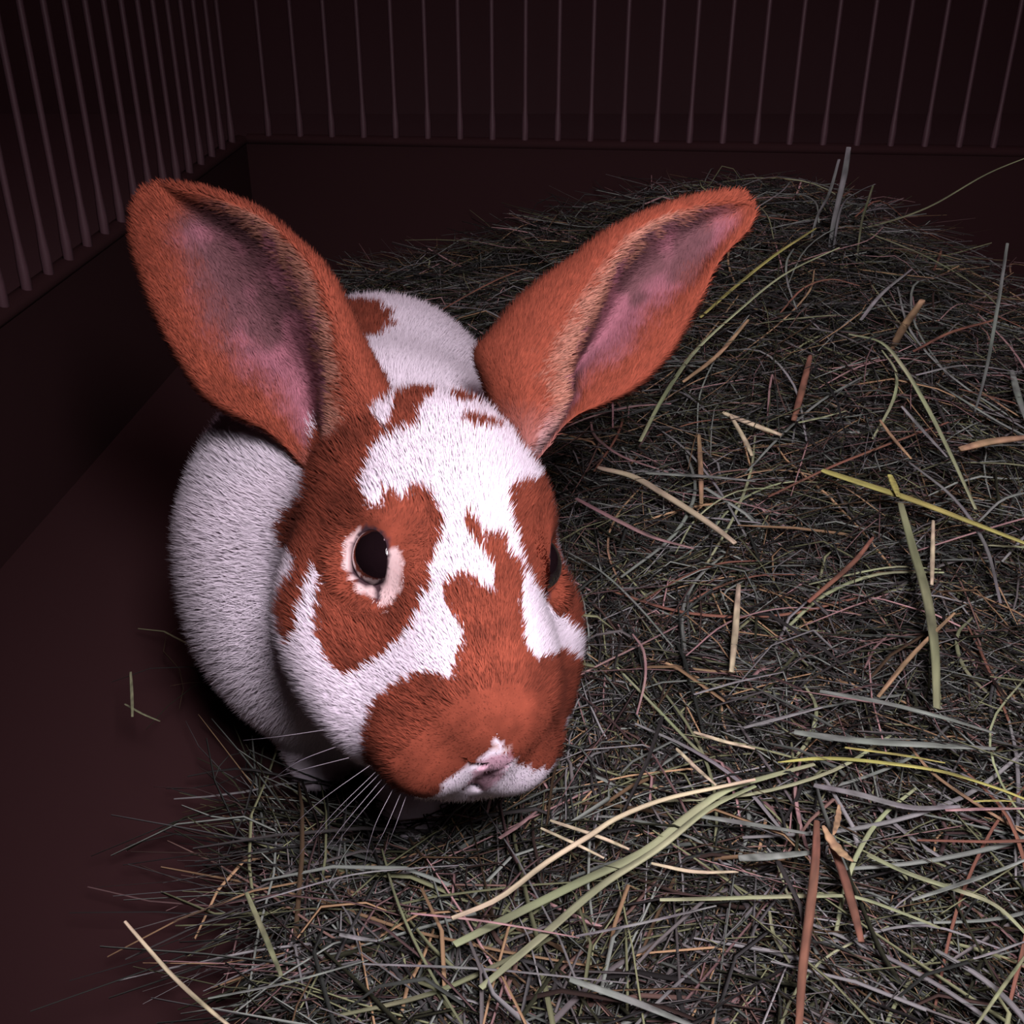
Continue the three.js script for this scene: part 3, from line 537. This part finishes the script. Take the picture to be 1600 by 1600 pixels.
// the tangled mass below them
{
  const variants = [0, 1, 2, 3].map((v) => sweep([V(-0.5, 0, 0), V(-0.17, 0.03 + 0.03 * v, 0.02 * v), V(0.17, 0.05 - 0.02 * v, 0.05 - 0.02 * v), V(0.5, -0.01, 0.03 * (v - 1.5))], 1, 1, { seg: 5, sides: 3, taper: (t) => 0.6 + 0.4 * Math.sin(Math.PI * t) }));
  // the profile is in unit width: widths come from the instance's own scale, so undo the sweep's radius here
  for (const [v, g] of variants.entries()) {
    const cl = new THREE.CatmullRomCurve3([V(-0.5, 0, 0), V(-0.17, 0.03 + 0.03 * v, 0.02 * v), V(0.17, 0.05 - 0.02 * v, 0.05 - 0.02 * v), V(0.5, -0.01, 0.03 * (v - 1.5))], false, 'centripetal');
    const p = g.attributes.position;
    for (let i = 0; i < p.count; i++) { const c = cl.getPoint(Math.floor(i / 3) / 5); const k = 0.012; p.setXYZ(i, c.x + (p.getX(i) - c.x) * 0.0, c.y + (p.getY(i) - c.y) * k * 0.6, c.z + (p.getZ(i) - c.z) * k); }
    g.computeVertexNormals();
  }
  const N = 46000, per = N / 4;
  const mat = new THREE.MeshPhysicalMaterial({ vertexColors: true, roughness: 0.9, specularIntensity: 0.35 });
  const nv = variants[0].attributes.position.count, ni = variants[0].index.count;
  const P = new Float32Array(N * nv * 3), Q = new Float32Array(N * nv * 3), K = new Float32Array(N * nv * 3), I = new Uint32Array(N * ni), w3 = V(0, 0, 0), nm = new THREE.Matrix3();
  let s = 0;
  const q = new THREE.Quaternion(), m = new THREE.Matrix4(), col = new THREE.Color();
  const tones = [HAY.greygreen, HAY.grey, HAY.olive, HAY.dark, HAY.tan, HAY.dark, HAY.pink, HAY.red.clone().lerp(HAY.dark, 0.5), HAY.greygreen, HAY.olive, HAY.grey, HAY.greygreen];
  for (let v = 0; v < 4; v++) {
    const vp = variants[v].attributes.position, vn = variants[v].attributes.normal, vi = variants[v].index;
    for (let i = 0; i < per; i++) {
      let x, f;
      do { f = 0.17 + 0.80 * Math.pow(rnd(), 1.2); x = rr(-0.5 * f - 0.12, 0.5 * f + 0.12); } while (x < hayEdge(f) + 0.03 * noise.noise(f * 20, x * 20, 7) + 0.05 * rnd() * rnd() || x > 0.40 || (f > 0.66 && x > lerp(0.36, 0.24, smooth(0.66, 1.0, f)) + 0.06 * rnd() * rnd()) || (x < 0.01 && x > -0.13 && f > 0.36 && f < 0.64) || (x < -0.03 && f < 0.5 && rnd() < 0.62 * smooth(-0.02, -0.10, x)));
      const h = hayHeight(x, f), y = 0.002 + (h + 0.004) * Math.pow(rnd(), 0.45), len = rr(0.04, 0.13) * (rnd() < 0.2 ? 1.4 : 1), w = rr(0.5, 1.5) * (rnd() < 0.08 ? 1.8 : 1) * 0.068;
      const yaw = rr(0, Math.PI * 2), most = Math.asin(clamp((h + 0.003) / len * 0.9)), pit = clamp(rr(-0.28, 0.28) * (rnd() < 0.3 ? 2.5 : 1), -most, most);
      q.setFromEuler(new THREE.Euler(rr(-1, 1), yaw, pit, 'YZX'));
      const slopeUp = Math.abs(Math.sin(pit)) * len * 0.5;
      m.compose(V(x, Math.max(0.003 + slopeUp + 0.05 * len, Math.min(y, h + 0.006 - slopeUp)), -f), q, V(len, w, w));
      if ([-0.5, -0.17, 0.17, 0.5].some((t) => { w3.set(t, 0.03, 0).applyMatrix4(m); return w3.y < 0.2 && field(w3.x, w3.y, w3.z) < 0.003; })) { i--; continue; }   // not through the rabbit
      col.copy(tones[Math.floor(rnd() * tones.length)]).multiplyScalar(0.09 + 1.15 * Math.pow(rnd(), 2.3));
      nm.getNormalMatrix(m);
      for (let k = 0; k < nv; k++) {
        const o = (s * nv + k) * 3; w3.fromBufferAttribute(vp, k).applyMatrix4(m).toArray(P, o); w3.fromBufferAttribute(vn, k).applyMatrix3(nm).normalize().toArray(Q, o); K[o] = col.r; K[o + 1] = col.g; K[o + 2] = col.b;
      }
      for (let k = 0; k < ni; k++) I[s * ni + k] = s * nv + vi.getX(k);
      s++;
    }
  }
  const g = new THREE.BufferGeometry();
  g.setAttribute('position', new THREE.BufferAttribute(P, 3)); g.setAttribute('normal', new THREE.BufferAttribute(Q, 3)); g.setAttribute('color', new THREE.BufferAttribute(K, 3)); g.setIndex(new THREE.BufferAttribute(I, 1));
  const mass = mesh('loose_hay', g, mat);
  tag(mass, 'tangled mass of thin dull green and brown hay on the tray floor', 'hay'); mass.userData.kind = 'stuff';
}

// short dense fur: fine hairs rooted all over the body, each in the colour of its place
{
  const count = 320000, tri = allI.length / 3, area = new Float64Array(tri), firstEar = EARS[0].first;
  const va = V(0, 0, 0), vb = V(0, 0, 0), vc = V(0, 0, 0);
  const get = (k, o) => o.set(allP[k * 3], allP[k * 3 + 1], allP[k * 3 + 2]);
  let sum = 0;
  for (let t = 0; t < tri; t++) {
    get(allI[t * 3], va); get(allI[t * 3 + 1], vb); get(allI[t * 3 + 2], vc);
    const c = va.clone().add(vb).add(vc).divideScalar(3), ear = allI[t * 3] >= firstEar;
    const head = c.distanceTo(HO) < 0.085;
    const w = c.z < -0.56 || c.y < 0.03 ? 0.25 : ear ? 2.2 : head ? 1.7 : 0.9;
    sum += vb.clone().sub(va).cross(vc.clone().sub(va)).length() * w; area[t] = sum;
  }
  const blade = [[-0.5, 0], [0.5, 0], [-0.4, 0.5], [0.4, 0.5], [0, 1]], faces = [0, 1, 2, 1, 3, 2, 2, 3, 4];
  const HP = new Float32Array(count * 15), HN = new Float32Array(count * 15), HC = new Float32Array(count * 15), HI = new Uint32Array(count * 9);
  const p = V(0, 0, 0), n = V(0, 0, 0), flow = V(0, 0, 0), X = V(0, 0, 0), Y = V(0, 0, 0), col = new THREE.Color();
  const eyeC = EYES.map((e) => headPt(...e.c));
  let made = 0;
  for (let guard = 0; made < count && guard < count * 2; guard++) {
    const r = rnd() * sum; let lo = 0, hi = tri - 1; while (lo < hi) { const mid = (lo + hi) >> 1; if (area[mid] < r) lo = mid + 1; else hi = mid; }
    const [a, b, c] = [allI[lo * 3], allI[lo * 3 + 1], allI[lo * 3 + 2]]; get(a, va); get(b, vb); get(c, vc);
    let u = rnd(), v = rnd(); if (u + v > 1) { u = 1 - u; v = 1 - v; }
    p.copy(va).multiplyScalar(1 - u - v).addScaledVector(vb, u).addScaledVector(vc, v);
    n.set(0, 0, 0); for (const [k, w] of [[a, 1 - u - v], [b, u], [c, v]]) { n.x += allN[k * 3] * w; n.y += allN[k * 3 + 1] * w; n.z += allN[k * 3 + 2] * w; } n.normalize();
    const eyeD = Math.min(...eyeC.map((e) => e.distanceTo(p))) / HS; if (eyeD < 1.12) continue;
    if (p.y < 0.011) continue;
    let len;
    if (a >= firstEar) {
      const E = a >= EARS[1].first ? EARS[1] : EARS[0], k = a - E.first, row = Math.floor(k / E.built.ring), zone = E.built.zone[k];
      if (row < 2) continue;
      earColour(p, zone, row / E.built.rows, col);
      flow.copy(E.axis); len = zone > 0.4 && zone < 0.6 ? 0.0026 : zone > 0.6 && zone < 0.7 ? 0.0034 : 0.0030;
      if (zone > 0.6 && zone < 0.72) flow.addScaledVector(E.across, 0.45);
    } else {
      furColour(p, col);
      const d = p.clone().sub(HO), hz = d.dot(HZ) / HS, near = headField(p) < 0.008;
      if (near) { flow.copy(HZ).negate(); len = hz > 5.4 ? 0.0012 : lerp(0.0055, 0.003, smooth(-1, 4, hz)); if (eyeD < 2.2) {
        const e = eyeC[eyeC[0].distanceTo(p) < eyeC[1].distanceTo(p) ? 0 : 1], out = p.clone().sub(e).normalize(), k = 1 - smooth(1.4, 2.2, eyeD);
        flow.multiplyScalar(1 - k).addScaledVector(out, 1.5 * k); len *= lerp(0.28, 1, smooth(1.1, 2.2, eyeD));
      } } else { flow.set(0.0, -0.25, -1); len = lerp(0.003, 0.0085, smooth(0.02, 0.08, p.y)); }
    }
    flow.addScaledVector(V(rr(-1, 1), rr(-1, 1), rr(-1, 1)), 0.35); flow.addScaledVector(n, -flow.dot(n)).normalize();
    const lean = rr(0.9, 1.7); Y.copy(n).addScaledVector(flow, lean).normalize();
    X.crossVectors(Y, n).normalize();
    const w = rr(0.00025, 0.00042) * (len > 0.006 ? 1.4 : 1); len *= rr(0.65, 1.25);
    X.multiplyScalar(w); Y.multiplyScalar(len); p.addScaledVector(n, -0.0003);
    col.multiplyScalar(col.r > col.b * 3 ? rr(0.62, 1.25) : rr(0.84, 1.1));
    blade.forEach(([bx, by], k) => {
      const o = (made * 5 + k) * 3; HP[o] = p.x + X.x * bx + Y.x * by + 0.055; HP[o + 1] = p.y + X.y * bx + Y.y * by; HP[o + 2] = p.z + X.z * bx + Y.z * by + 0.45;
      HN[o] = n.x; HN[o + 1] = n.y; HN[o + 2] = n.z; HC[o] = col.r; HC[o + 1] = col.g; HC[o + 2] = col.b;
    });
    faces.forEach((f, k) => { HI[made * 9 + k] = made * 5 + f; });
    made++;
  }
  const g = new THREE.BufferGeometry();
  g.setAttribute('position', new THREE.BufferAttribute(HP.subarray(0, made * 15), 3)); g.setAttribute('normal', new THREE.BufferAttribute(HN.subarray(0, made * 15), 3)); g.setAttribute('color', new THREE.BufferAttribute(HC.subarray(0, made * 15), 3)); g.setIndex(new THREE.BufferAttribute(HI.subarray(0, made * 9), 1));
  const fur = mesh('fur', g, new THREE.MeshPhysicalMaterial({ vertexColors: true, roughness: 0.9, specularIntensity: 0.3, side: THREE.DoubleSide }), rabbit); fur.userData.kind = 'stuff';
}
renderer.render(scene, camera);
